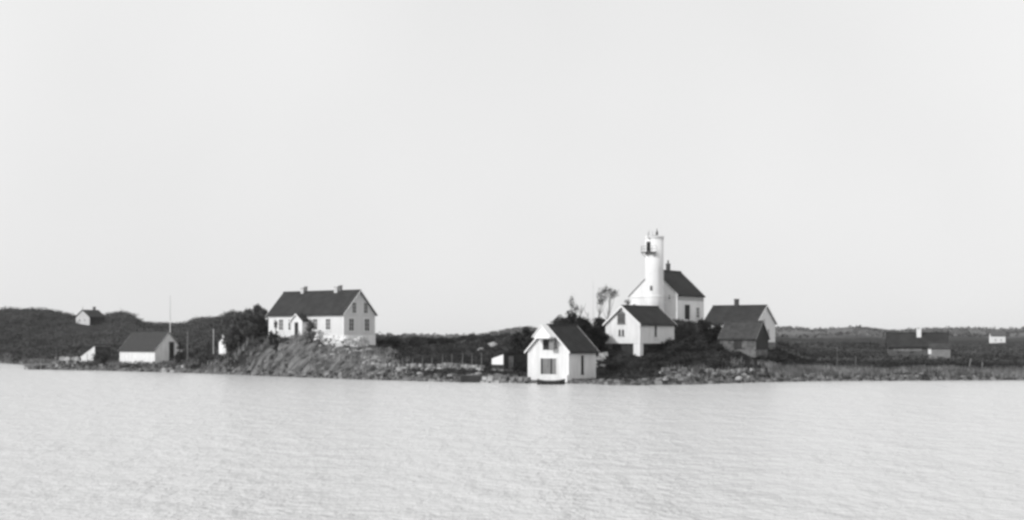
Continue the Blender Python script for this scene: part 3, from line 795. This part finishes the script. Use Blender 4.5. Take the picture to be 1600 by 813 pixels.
def stone(b, cx, cy, cz, sx, sy, sz, rz, rng):
    ca, sa = math.cos(rz), math.sin(rz)
    vs = []
    for (x, y, z) in ((-1,-1,-1),(1,-1,-1),(1,1,-1),(-1,1,-1),(-1,-1,1),(1,-1,1),(1,1,1),(-1,1,1)):
        k = .8 if z > 0 else 1
        x *= sx*k*(1+rng.uniform(-.25, .15)); y *= sy*k*(1+rng.uniform(-.25, .15)); z *= sz*(1+rng.uniform(-.25, .2))
        vs.append((cx+ca*x-sa*y, cy+sa*x+ca*y, cz+z))
    b.add(vs, [(0,3,2,1),(4,5,6,7),(0,1,5,4),(1,2,6,5),(2,3,7,6),(3,0,4,7)])
def stone_wall(name, pts, h, label, m, thick=.5, sz=.3, cat='stone wall', base=None, gap=.06):
    """pts: list of (u, D); follows the ground"""
    rng = random.Random(len(label)*7+int(pts[0][0]))
    P = [(xu(u, D), D) for u, D in pts]
    x0, y0 = P[0]; z00 = hz(x0, y0) if base is None else base
    b = MB()
    for (ax, ay), (bx, by) in zip(P[:-1], P[1:]):
        ln = math.hypot(bx-ax, by-ay); rz = math.atan2(by-ay, bx-ax); n = int(ln/(sz*1.5))
        for lay in range(max(1, int(round(h/(sz*1.2))))):
            for i in range(n):
                t = (i + .5 + (lay % 2)*.5 + rng.uniform(-.12, .12))/n
                if t > 1: continue
                if rng.random() < gap and lay > 0: continue
                x = ax+(bx-ax)*t; y = ay+(by-ay)*t
                zb = hz(x, y) if base is None else base
                w = ln/n*.5*rng.uniform(.85, 1.2)
                stone(b, x-x0, y-y0+rng.uniform(-.05, .05), zb-z00+lay*sz*1.2+sz*.35, w, thick*.5*rng.uniform(.8, 1.1), sz*.66*rng.uniform(.75, 1.15), rz+rng.uniform(-.06, .06), rng)
    o = b.build(name, m); o.location = (x0, y0, z00); tag(o, label, cat); return o
stone_wall('stone_wall', [(575, 219), (620, 213), (680, 208.5), (756, 206)], .95, 'long pale dry stone wall running across the meadow right of the house knoll', M_wallst, sz=.32)
stone_wall('stone_quay', [(752, 195.8), (790, 193.8), (824, 191.6)], 1.25, 'rough stone quay at the water left of the tall boathouse', M_wallst, thick=1.0, sz=.42, cat='quay', base=-.15)
stone_wall('stone_wall', [(1030, 191.5), (1090, 193.5), (1150, 197), (1205, 201)], .85, 'broken shoreline stone wall below the lighthouse slope and cottage', M_wallst, sz=.36, gap=.25)
stone_wall('stone_wall', [(492, 237), (515, 235), (538, 234), (560, 235), (574, 237)], 1.6, 'whitewashed rubble terrace wall in front of the long white house', M_palest, sz=.42, gap=.15)
stone_wall('stone_wall', [(84, 288), (122, 286.6)], 2.3, 'grey stone jetty wall left of the lean-to boat shed', M_wallst, sz=.5, base=.0, thick=1.2)
stone_wall('stone_wall', [(922, 206), (946, 207)], .9, 'short bright stone wall between the boathouse and the storehouse', M_palest, sz=.4, gap=.2)
stone_wall('stone_wall', [(246, 262), (290, 258)], .8, 'low grey stone wall at the foot of the low boathouse', M_wallst, sz=.4, gap=.15)
stone_wall('stone_wall', [(1245, 212), (1300, 214), (1335, 216)], .7, 'scattered pale wall stones in the meadow right of the cottage', M_wallst, sz=.4, gap=.35)

def jetty():
    root = empty('jetty', (xu(66, 290), 290, 0)); tag(root, 'low timber jetty on pale posts at the far left shore', 'jetty')
    w = 6.2
    b = MB()
    for i in range(16): b.box(-w/2+i*w/16, -w/2+(i+1)*w/16-.04, -1, 1.2, 1.0, 1.08)
    b.build('deck', M_found, root)
    for i in range(5):
        for y in (-.9, 1.0):
            x = -w/2+.2+i*(w-.4)/4
            p = MB(); p.tube([(x, y, -1.5), (x+.03, y, 1.0+.9*((i*7) % 3)/2)], [.11, .09], 7); p.build('post', M_wood, root)
    b = MB(); b.box(-w/2, w/2, -.98, -.86, .8, .98); b.box(-w/2, w/2, 1.0, 1.12, .8, .98); b.build('beam', M_wood, root)
jetty()

def fence():
    root = None
    pts = [(598+i*15.5) for i in range(11)]
    P = [(xu(u, 209.5-(u-598)*.012), 209.5-(u-598)*.012) for u in pts]
    z0 = hz(*P[0])
    root = empty('fence', (P[0][0], P[0][1], z0)); tag(root, 'wire fence on thin stakes behind the long dry stone wall', 'fence')
    tops = []
    for i, (x, y) in enumerate(P):
        z = hz(x, y); h = 1.7 + .5*random.random()
        p = MB(); p.tube([(x-P[0][0], y-P[0][1], z-z0-.3), (x-P[0][0]+random.uniform(-.08, .1), y-P[0][1], z-z0+h)], [.05, .035], 6)
        p.build('stake', M_wood, root); tops.append((x-P[0][0], y-P[0][1], z-z0+1.3))
    for dz in (0, -.5):
        w = MB(); w.tube([(a, c, d+dz) for a, c, d in tops], [.008]*len(tops), 4); w.build('wire', M_iron, root)
fence()

def rowing_boat():
    D = 187.0; root = empty('rowing_boat', (xu(861, D), D, 0.0), R(6)); tag(root, 'dark rowing boat lying afloat in front of the tall boathouse', 'boat')
    n = 13; L = 3.3; rings = []; inner = []
    V = []; Fc = []
    m = 9
    for i in range(n):
        t = i/(n-1)*2-1; x = t*L/2
        w = .62*(1-abs(t)**2.6)**.8*(1 if t < 0 else 1)+.02; sh = .42+.22*abs(t)**2.2; k = -.12+.12*abs(t)**3
        for j in range(m):
            a = math.pi*j/(m-1); V.append((x, -math.cos(a)*w, k + (sh-k)*(1-math.sin(a)**.8)))
    for i in range(n-1):
        for j in range(m-1): Fc.append((i*m+j, (i+1)*m+j, (i+1)*m+j+1, i*m+j+1))
    b = MB(); b.add(V, Fc); h = b.build('hull', M_hull, root, smooth=True)
    md = h.modifiers.new('thick', 'SOLIDIFY'); md.thickness = .03
    g = MB()
    for j in (0, m-1): g.tube([V[i*m+j] for i in range(n)], [.035]*n, 6)
    g.build('gunwale', mat('gunwale', .2), root)
    for x in (-.8, 0.05, .9):
        q = MB(); q.box(x-.12, x+.12, -.53+.1*abs(x), .53-.1*abs(x), .27, .31); q.build('thwart', M_wood, root)
    q = MB(); q.tube([(-1.1, .2, .36), (1.3, .1, .40)], [.025, .02], 6); q.box(1.3, 1.75, .03, .17, .39, .41); q.build('oar', M_wood, root)
rowing_boat()
# dark slip opening in the bank (stone slip with timber sides)
def slip():
    D = 196.5; root = empty('boat_slip', (xu(735, D), D, 0)); tag(root, 'dark timber-sided boat slip cut in the bank left of the quay', 'boat slip')
    b = MB(); b.box(-1.2, 1.2, -.3, -.15, -.4, .85); b.build('planking', M_dark, root)
    b = MB(); b.box(-1.2, 1.2, -.148, 1.6, .7, .86); b.build('deck', M_dark, root)
    for x in (-1.25, 1.25): b = MB(); b.tube([(x, -.25, -1), (x, -.25, 1.0)], [.08, .07], 7); b.build('post', M_bark, root)
slip()

# ------------------------------------------------------------------ vegetation
def leaf_quads(P, S, rng, flat=.0):
    n = len(P)
    a = rng.normal(size=(n, 3)); a /= np.linalg.norm(a, axis=1)[:, None]
    c = rng.normal(size=(n, 3)); c -= a*(a*c).sum(1)[:, None]; c /= np.linalg.norm(c, axis=1)[:, None]
    S = np.asarray(S)[:, None]
    a = a*S; c = c*S*.62
    V = np.stack([P-a, P-c*.9, P+a*1.0, P+c], 1).reshape(-1, 3)
    Q = np.arange(n*4).reshape(n, 4)
    return V, Q
def lobes_pts(lobes, n, rng):
    """lobes: (cx,cy,cz,rx,ry,rz)"""
    L = np.array(lobes); w = (L[:, 3]*L[:, 4]*L[:, 5])**(2/3); w /= w.sum()
    k = rng.choice(len(L), n, p=w)
    d = rng.normal(size=(n, 3)); d /= np.linalg.norm(d, axis=1)[:, None]
    r = rng.uniform(.2, 1.0, n)**.6 * (1 + (rng.random(n) < .25)*rng.uniform(0, .6, n))
    P = L[k, :3] + d*r[:, None]*L[k, 3:] + rng.normal(0, .06, (n, 3))
    return P
def crown_lobes(h, w, rng, n=10, z0=.35, point=0.0):
    out = []
    n = int(n*2.2)
    for i in range(n):
        t = rng.uniform(0, 1); z = h*(z0+(1-z0)*t*.88)
        rr = w*.5*(1-point*t)*math.sqrt(max(.08, 1-(2*t-.8)**2*.6))
        a = rng.uniform(0, 2*math.pi); q = rng.uniform(.15, .9)*rr
        s = rng.uniform(.16, .42)*w*.5*(1-.5*point*t)+.12*w*.2
        out.append((math.cos(a)*q, math.sin(a)*q, z, s, s, s*rng.uniform(.7, 1.0)))
    return out
def tree(name, u, D, ytop, width_px, label, seed, m=None, nleaf=1500, point=.3, z0=.3, group=None, ls=.13, zb=None):
    rng = np.random.default_rng(seed); x = xu(u, D); g = hz(x, D) - .15 if zb is None else zb
    h = zy(ytop, D) - g; w = width_px*D/F
    root = empty(name, (x, D, g)); tag(root, label, 'tree', group)
    lob = crown_lobes(h, w, rng, 14, z0, point) + [(0, 0, h*.88, w*.15, w*.15, h*.12)]
    t = MB(); t.tube([(0,0,0), (w*.03, 0, h*.35), (0, w*.02, h*.8)], [.05*h**.8, .035*h**.8, .01*h**.8], 7)
    for c in lob[:8]:
        z1 = min(c[2], h*.8)*.7; t.tube([(0, 0, z1*.8), (c[0]*.5, c[1]*.5, (z1+c[2])*.5), c[:3]], [.018*h**.8, .012*h**.8, .005*h**.8], 5)
    t.build('trunk', M_bark, root)
    P = lobes_pts(lob, nleaf, rng); V, Q = leaf_quads(P, rng.uniform(.6, 1.4, nleaf)*ls, rng)
    mesh_np('crown', V, Q, m or M_leaf, root)
    return root
# trees left of the dwelling
for i, (u, D, yt, w) in enumerate(((413, 252, 483, 34), (402, 254, 476, 36), (388, 250, 481, 36), (373, 252, 487, 36), (357, 256, 492, 36), (425, 258, 490, 18))):
    lab = ['dark tree touching the left end of the long white house', 'tallest dark tree of the clump left of the long white house', 'second tallest tree at the middle of the clump left of the house',
           'rounded dark tree left of the middle of the clump', 'lowest tree at the left end of the clump by the outhouse', 'tree crown just behind the left corner of the long white house'][i]
    tree('broadleaf_tree', u, D, yt, w, lab, 40+i, m=M_hill, nleaf=4200, group='trees left of the long white house', z0=.15)
tree('conifer_tree', 431, 236.5, 499, 11, 'small pointed dark tree in front of the left end of the long white house', 60, nleaf=900, point=.8, z0=.08)
tree('garden_bush', 484, 235, 499, 19, 'pale leafy bush beside the porch of the long white house', 61, m=M_leaf2, nleaf=1400, point=.1, z0=.1)
tree('garden_bush', 424, 241, 517, 9, 'low dark bush at the left corner of the long white house', 62, nleaf=500, z0=.1)
tree('shrub', 163, 289, 548, 34, 'rounded bush hiding the side of the small lean-to boat shed', 64, m=M_hill, nleaf=2200, z0=.03, point=0)
tree('shrub', 281, 262, 533, 20, 'dark bush in front of the right half of the low boathouse gable', 63, nleaf=900, z0=.05)
# trees by boathouse / storehouse
for i, (u, D, yt, w) in enumerate(((822, 214, 510, 30), (808, 216, 517, 28), (836, 222, 516, 24))):
    tree('broadleaf_tree', u, D, yt, w, ['dark tree just left of the tall boathouse', 'lower dark tree at the left edge of the trees by the boathouse', 'dark tree peeping over the left roof slope of the tall boathouse'][i], 70+i, nleaf=1800, z0=.08)
for i, (u, D, yt, w) in enumerate(((892, 207, 483, 58), (876, 206, 492, 54), (906, 209, 498, 48), (920, 214, 504, 36), (937, 216, 496, 36), (908, 206, 520, 36), (933, 210, 512, 36))):
    tree('broadleaf_tree', u, D, yt, w, ['tall dark tree with ragged top rising over the ridge of the tall boathouse', 'dark tree immediately left of the ragged one over the boathouse roof', 'dark tree right of the ragged one over the boathouse roof',
         'bushy tree midway between the boathouse and the storehouse', 'dark tree touching the left eave of the storehouse', 'low tree behind the right end of the boathouse roof', 'low leafy tree below the left eave of the storehouse'][i], 80+i, nleaf=6500 if i < 3 else 3600, z0=.1, point=.05)
for i, (u, yt, w) in enumerate(((1108, 502, 34), (1121, 507, 34), (1131, 517, 26), (1097, 499, 26))):
    tree('broadleaf_tree', u, 221, yt, w, ['dark tree hiding the left front corner of the cottage', 'bushy dark tree before the front wall of the cottage', 'low dark tree at the left rake of the low outbuilding', 'dark tree between the keeper\'s house and the cottage'][i], 130+i, nleaf=2200, z0=.05)
def bare_tree(u, D, ytop, lean, label, clumps, seed, ybot=None, nb=7):
    rng = np.random.default_rng(seed); x = xu(u, D); g = hz(x, D)-.2; h = zy(ytop, D)-g
    root = empty('sparse_tree', (x, D, g)); tag(root, label, 'tree')
    t = MB(); t.tube([(0,0,0), (lean*.3, 0, h*.35), (lean*.65, .1, h*.7), (lean, 0, h)], [.14, .10, .06, .02], 7)
    for i in range(nb):
        f = rng.uniform(.35, .95); a = rng.uniform(0, 6.28); l = rng.uniform(.5, 1.3)
        p0 = np.array((lean*f, 0, h*f)); p1 = p0+np.array((math.cos(a)*l*.5, math.sin(a)*l*.5, l*.7)); p2 = p1+np.array((math.cos(a)*l*.2, math.sin(a)*l*.2, l*.6))
        t.tube([tuple(p0), tuple(p1), tuple(p2)], [.045, .03, .012], 5)
    for (cu, cy, rw, rh) in clumps:
        cx = xu(cu, D)-x; cz = zy(cy, D)-g
        t.tube([(lean*.55, 0, h*.55), (cx*.6+lean*.2, 0, (cz+h*.5)*.5), (cx, 0, cz-rh*.5)], [.05, .035, .02], 5)
    t.build('trunk', mat('grey_bark', .22, var=.4), root)
    if clumps:
        lob = []
        for (cu, cy, rw, rh) in clumps: lob.append((xu(cu, D)-x, 0, zy(cy, D)-g, rw, rw, rh))
        n = int(sum(c[2]*c[3] for c in clumps)*620)+120
        P = lobes_pts(lob, n, rng) + rng.normal(0, .13, (n, 3)); V, Q = leaf_quads(P, rng.uniform(.05, .12, n), rng)
        mesh_np('crown', V, Q, M_hill, root)
bare_tree(930, 216, 468, .8, 'thin tree carrying one dense dark leaf clump against the sky', [(941, 463, .62, 1.05), (946, 453, .35, .5), (938, 472, .3, .4)], 101)
bare_tree(945, 218, 462, .9, 'thin tree with loose scattered leaf tufts left of the lighthouse', [(953, 455, .4, .5), (961, 459, .45, .45), (956, 463, .3, .4)], 102)
bare_tree(897, 212, 470, -.4, 'nearly bare leaning tree with one small leaf tuft at its top', [(893, 472, .28, .8), (899, 482, .35, .4)], 103)
bare_tree(905, 213, 476, .35, 'pale bare forked tree between the boathouse and the thin leafy trees', [], 104)
bare_tree(914, 213, 487, .5, 'short bare pale tree standing left of the thin mast', [], 105, nb=5)
tree('shrub', 981, 222, 466, 16, 'wispy pale shrub above the storehouse gable left of the tower', 106, m=leaf_mat('silver_leaves', .25, .5), nleaf=420, z0=.3)
tree('shrub', 1024, 216, 484, 14, 'small round dark tree rising behind the storehouse roof', 107, nleaf=900, z0=.1)

# shrubs that can be counted on the lighthouse slope: copies of four sources
protos = []
for i in range(4):
    rng = np.random.default_rng(200+i)
    lob = [(rng.uniform(-.5, .5), rng.uniform(-.5, .5), rng.uniform(.25, .75), *(rng.uniform(.3, .55, 2)), rng.uniform(.3, .5)) for _ in range(7)]
    P = lobes_pts(lob, 520, rng); P[:, 2] = np.maximum(P[:, 2], .0)
    protos.append(leaf_quads(P, rng.uniform(.05, .11, 520), rng))
def shrub_group(specs, label, group, first_name='shrub', m=None):
    src = {}
    for (u, D, s) in specs:
        k = int(u*7+D) % 4; x = xu(u, D)
        if k not in src:
            src[k] = mesh_np(first_name, protos[k][0], protos[k][1], m or M_leaf); o = src[k]
        else:
            o = src[k].copy(); COL.objects.link(o)
        o.location = (x, D, hz(x, D)-.15); o.scale = (s*1.15, s*1.15, s*(.85+.3*((u*13) % 7)/7)); o.rotation_euler = (0, 0, (u*1.7) % 6.28)
        tag(o, label, 'shrub', group)
rs = random.Random(5)
shrub_group([(1034+i*6.3+rs.uniform(-2, 2), 221+rs.uniform(-4, 3), rs.uniform(1.1, 1.7)) for i in range(13)], 'dark shrub in the hedge across the foot of the keeper\'s house and tower', 'hedge shrubs below the lighthouse')
shrub_group([(rs.uniform(1010, 1130), rs.uniform(200, 216), rs.uniform(.9, 1.7)) for i in range(40)], 'dark leafy shrub on the slope below the lighthouse', 'shrubs on the lighthouse slope')
shrub_group([(rs.uniform(936, 1000), rs.uniform(198, 206), rs.uniform(.6, 1.1)) for i in range(14)], 'dark low shrub on the bank under the storehouse', 'shrubs under the storehouse')
shrub_group([(rs.uniform(590, 800), rs.uniform(240, 262), rs.uniform(.7, 1.2)) for i in range(46)], 'dark shrub of the thicket along the skyline between the long white house and the boathouse', 'skyline thicket shrubs')
shrub_group([(rs.uniform(1120, 1240), rs.uniform(203, 222), rs.uniform(.6, 1.2)) for i in range(22)], 'dark shrub around the low outbuilding and cottage', 'shrubs around the cottage')
shrub_group([(rs.uniform(790, 826), rs.uniform(204, 214), rs.uniform(1.0, 1.6)) for i in range(12)], 'dark shrub between the small dark shed and the tall boathouse', 'shrubs behind the net shed')
shrub_group([(rs.uniform(355, 470), rs.uniform(238, 246), rs.uniform(.35, .8)) for i in range(9)], 'small dark shrub growing on the rocky knoll', 'shrubs on the knoll')

# uncountable scrub and heath
def scatter_scrub():
    rng = np.random.default_rng(77)
    def make(name, n, ufun, dfun, size, leaves, lsz, m, label, accept=None, hh=.7):
        u = ufun(n); D = dfun(u, n)
        x = (u-CX)*D/F
        ok = height(x, D) > .5
        cd, _ = ctrl_at(u); ok &= D > cd[:, 2]+1.5
        if accept is not None: ok &= accept(u, D, x)
        u, D, x = u[ok], D[ok], x[ok]; z = height(x, D)
        s = size(len(u), D)
        n2 = len(u)
        c = np.repeat(np.stack([x, D, z], 1), leaves, 0); ss = np.repeat(s, leaves)
        d = rng.normal(size=(n2*leaves, 3)); d /= np.linalg.norm(d, axis=1)[:, None]; d[:, 2] = np.abs(d[:, 2])*hh
        P = c + d*ss[:, None]*rng.uniform(.3, 1, (n2*leaves, 1))
        S = lsz(n2*leaves, np.repeat(D, leaves))
        V, Q = leaf_quads(P, S, rng)
        o = mesh_np(name, V, Q, m); tag(o, label, 'scrub', None, 'stuff'); return o
    clump = lambda u, D, x, sc_, th, sd: fbm(x/sc_, D/sc_, sd) > th
    def near_accept(u, D, x):
        r = rockmask(u, D, 0)
        housy = (u > 455) & (u < 590) & (D > 228) & (D < 252)
        quay = (u > 815) & (u < 940) & (D < 203)
        meadow = (u > 1225) & (D < 222) & (D > 206) & (fbm(x/3, D/3, 55) > -.1)
        return (rng.random(len(u)) > r*.97) & ~housy & ~quay & ~meadow & (fbm(x/5, D/5, 44) > -.35)
    make('undergrowth', 17000, lambda n: rng.uniform(-200, 1800, n),
         lambda u, n: (lambda d0: d0 + 2 + rng.uniform(0, 1, n)**1.1*(np.where(u < 350, 60, 58)))(np.interp(u, SU, CD[:, 2])),
         lambda n, D: rng.uniform(.2, .75, n), 16, lambda n, D: rng.uniform(.06, .16, n), M_scrub,
         'dark low scrub and grass tussocks covering the near slopes', near_accept)
    hacc = lambda u, D, x: (fbm(x/9, D/9, 46) > -.3) & ~((np.abs(u-130) < 26) & (D > 385) & (D < 428))
    make('hill_wood', 11000, lambda n: rng.uniform(-450, 620, n),
         lambda u, n: 258 + (rng.uniform(0, 1, n)**1.1)*260,
         lambda n, D: rng.uniform(.7, 2.1, n), 30, lambda n, D: rng.uniform(.10, .24, n), M_hill,
         'low bushy wood covering the hills behind the left shore', hacc, hh=.6)
    make('heath', 11000, lambda n: rng.uniform(620, 2150, n),
         lambda u, n: 240 + (rng.uniform(0, 1, n)**1.3)*110,
         lambda n, D: rng.uniform(.25, .7, n), 16, lambda n, D: rng.uniform(.10, .2, n), M_hill,
         'low dark heath behind the right shore', lambda u, D, x: (fbm(x/7, D/7, 46) > -.3) & ~((np.abs(u-1558) < 24) & (D > 400)))
    make('far_woodland', 9000, lambda n: rng.uniform(-300, 2000, n),
         lambda u, n: 600 + rng.uniform(0, 1, n)*520,
         lambda n, D: rng.uniform(1.2, 3.0, n), 10, lambda n, D: rng.uniform(.4, .9, n), M_far,
         'scattered far woodland on the distant hills', lambda u, D, x: fbm(x/22, D/40, 47) > .0)
    # dry grass tufts: thin upright blades
    def grass(n, ulo, uhi, d0off, d1off, m, label, accept=None, name='dry_grass'):
        u = rng.uniform(ulo, uhi, n); d0 = np.interp(u, SU, CD[:, 2]); D = d0 + rng.uniform(d0off, d1off, n); x = (u-CX)*D/F
        ok = fbm(x/4, D/2.5, 61) > .02
        if accept: ok &= accept(u, D)
        u, D, x = u[ok], D[ok], x[ok]; z = height(x, D); n = len(u)
        k = 5
        X = np.repeat(x, k)+rng.normal(0, .15, n*k); Y = np.repeat(D, k)+rng.normal(0, .15, n*k); Z = np.repeat(z, k)
        h = rng.uniform(.25, .95, n*k); lean = rng.normal(.1, .12, n*k); w = rng.uniform(.02, .05, n*k)
        a = rng.uniform(0, 3.14, n*k)
        V = np.stack([np.stack([X-w*np.cos(a), Y-w*np.sin(a), Z-.1], 1), np.stack([X+w*np.cos(a), Y+w*np.sin(a), Z-.1], 1),
                      np.stack([X+lean+w*.4, Y, Z+h], 1), np.stack([X+lean-w*.4, Y, Z+h], 1)], 1).reshape(-1, 3)
        o = mesh_np(name, V, np.arange(n*k*4).reshape(-1, 4), m); tag(o, label, 'grass', None, 'stuff')
    grass(24000, -100, 1800, 1.0, 14, M_grass, 'pale dry grass along the shore banks', lambda u, D: (u < 340) | (u > 1200) | (((u < 420) | (u > 1040)) & (rng.random(len(u)) < .35)))
    grass(900, 340, 640, 2, 24, M_grass, 'dry grass in the clefts of the rocky knoll', None)
scatter_scrub()

# shore stones
def shore_stones():
    rng = random.Random(3); b = MB()
    bx, by = 0, 0
    for i in range(2600):
        u = rng.uniform(-120, 1760); d0 = float(np.interp(u, SU, CD[:, 2])); D = d0 + rng.uniform(-1.2, 3.2)
        if 815 < u < 892 and D > 191: continue
        if u < 350 and rng.random() < .5: continue
        x = xu(u, D); s = rng.uniform(.08, .36)
        if rng.random() < .06: s *= 1.6
        z = max(hz(x, D), -.25)
        stone(b, x, D, z+s*.15, s, s*rng.uniform(.6, 1), s*rng.uniform(.4, .75), rng.uniform(0, 3), rng)
    o = b.build('shore_stones', M_stone); tag(o, 'jumble of grey stones along the waterline', 'stones', None, 'stuff')
shore_stones()
def boulders():
    rng = random.Random(8); b = MB(); b0 = MB()
    import bmesh
    src = []
    for k in range(4):
        bm = bmesh.new(); bmesh.ops.create_icosphere(bm, subdivisions=2, radius=1)
        for v in bm.verts:
            d = v.co.normalized(); n = .75 + .5*float(vnoise([d.x*1.7+k*9+5], [d.y*1.7+d.z*1.3+7], 5)[0])
            v.co = Vector((d.x*n, d.y*n*.8, d.z*n*.6))
        me = bpy.data.meshes.new('boulder'); bm.to_mesh(me); bm.free(); me.materials.append(M_wallst); src.append(me)
    def put(u, D, s, label, group):
        x = xu(u, D); o = bpy.data.objects.new('boulder', src[rng.randrange(4)]); COL.objects.link(o)
        o.location = (x, D, hz(x, D)+s*.15); o.scale = (s*rng.uniform(.8, 1.3), s, s*rng.uniform(.7, 1.2)); o.rotation_euler = (rng.uniform(-.2, .2), rng.uniform(-.3, .3), rng.uniform(0, 6))
        tag(o, label, 'boulder', group)
    for i in range(26):
        u = rng.uniform(495, 580); put(u, rng.uniform(229, 235), rng.uniform(.2, .45), 'pale boulder in the rubble under the terrace of the long white house', 'boulders below the terrace')
    for i in range(14):
        u = rng.uniform(567, 592); put(u, rng.uniform(221, 226), rng.uniform(.25, .5), 'pale boulder in the small heap right of and below the terrace', 'boulders at the right foot of the knoll')
    for i in range(22):
        u = rng.uniform(560, 750); put(u, float(np.interp(u, SU, CD[:, 2]))+rng.uniform(3, 10), rng.uniform(.2, .5), 'grey boulder on the bank below the long dry stone wall', 'boulders below the stone wall')
    for i in range(20):
        u = rng.uniform(1035, 1210); put(u, float(np.interp(u, SU, CD[:, 2]))+rng.uniform(1, 5), rng.uniform(.25, .55), 'pale boulder on the shore below the lighthouse and cottage', 'boulders below the lighthouse')
    for i in range(24):
        u = rng.uniform(1235, 1600); put(u, float(np.interp(u, SU, CD[:, 2]))+rng.uniform(1, 9), rng.uniform(.2, .5), 'pale boulder on the right-hand shore meadow', 'boulders in the right meadow')
    for i in range(9):
        u = rng.uniform(924, 946); put(u, rng.uniform(203, 206), rng.uniform(.25, .45), 'bright boulder heaped between the tall boathouse and the storehouse', 'bright boulders by the storehouse')
    put(772, 236, .75, 'large pale boulder high in the dark thicket left of the boathouse', None); put(766, 238, .55, 'smaller pale boulder at the left of the large one in the thicket', None); put(751, 232, .6, 'lone grey boulder lower left of the large pale one in the thicket', None)
boulders()

# ------------------------------------------------------------------ haze, sky, sun, camera
def haze():
    b = MB(); b.box(-3900, 3900, -320, 3900, -5, 32)
    m = bpy.data.materials.new('sea_haze'); m.use_nodes = True; nt = m.node_tree
    nt.nodes.remove(nt.nodes['Principled BSDF'])
    pv = nt.nodes.new('ShaderNodeVolumePrincipled'); pv.inputs['Color'].default_value = (.9, .9, .9, 1); pv.inputs['Density'].default_value = HAZE
    nt.links.new(pv.outputs['Volume'], nt.nodes['Material Output'].inputs['Volume'])
    o = b.build('haze', m); tag(o, 'thin sea haze over the bay and hills', None, None, 'stuff')
HAZE = .00007
haze()

SUN_EL, SUN_AZ = 32.0, 57.0      # azimuth: degrees to the left of straight behind the camera
dx, dy = -math.sin(R(SUN_AZ)), -math.cos(R(SUN_AZ))
sd = Vector((dx*math.cos(R(SUN_EL)), dy*math.cos(R(SUN_EL)), math.sin(R(SUN_EL))))
ld = bpy.data.lights.new('sun', 'SUN'); ld.energy = 2.7; ld.angle = R(.6); ld.color = (1, 1, 1)
lo = bpy.data.objects.new('sun', ld); COL.objects.link(lo)
lo.rotation_euler = sd.to_track_quat('Z', 'Y').to_euler(); lo.location = (-50, -50, 100)

w = bpy.data.worlds.new('World'); sc.world = w; w.use_nodes = True
nt = w.node_tree; bg = nt.nodes['Background']; L_ = nt.links.new
sky = nt.nodes.new('ShaderNodeTexSky'); sky.sky_type = 'NISHITA'; sky.sun_disc = False
sky.sun_elevation = R(SUN_EL); sky.sun_rotation = math.atan2(sd.x, sd.y)
sky.air_density = 1.0; sky.dust_density = 3.0
bw = nt.nodes.new('ShaderNodeRGBToBW'); L_(sky.outputs['Color'], bw.inputs['Color'])
# thin high overcast: pull the sky towards an even pale veil with faint soft cloud
tc = nt.nodes.new('ShaderNodeTexCoord')
nz = nt.nodes.new('ShaderNodeTexNoise'); nz.inputs['Scale'].default_value = 2.2; nz.inputs['Detail'].default_value = 3
L_(tc.outputs['Generated'], nz.inputs['Vector'])
cl = nt.nodes.new('ShaderNodeMapRange'); cl.inputs[1].default_value = .3; cl.inputs[2].default_value = .7; cl.inputs[3].default_value = 7.7; cl.inputs[4].default_value = 8.95
L_(nz.outputs['Fac'], cl.inputs[0])
mx = nt.nodes.new('ShaderNodeMix'); mx.data_type = 'FLOAT'; mx.inputs[0].default_value = .85
L_(bw.outputs[0], mx.inputs[2]); L_(cl.outputs[0], mx.inputs[3])
L_(mx.outputs[0], bg.inputs['Color']); bg.inputs['Strength'].default_value = .115

cam = bpy.data.cameras.new('camera'); co = bpy.data.objects.new('camera', cam); COL.objects.link(co)
co.location = (0, 0, CAMZ); co.rotation_euler = (R(90), 0, 0)
cam.sensor_width = 36; cam.lens = F/1600*36; cam.shift_y = (HY-406.5)/1600
cam.clip_end = 12000; cam.clip_start = .5
sc.camera = co
sc.view_settings.view_transform = 'Standard'; sc.view_settings.look = 'None'; sc.view_settings.gamma = 1; sc.view_settings.exposure = 0
sc.render.engine = 'CYCLES'
try:
    sc.cycles.pixel_filter_type = 'BLACKMAN_HARRIS'; sc.cycles.filter_width = 3.0
except Exception: pass
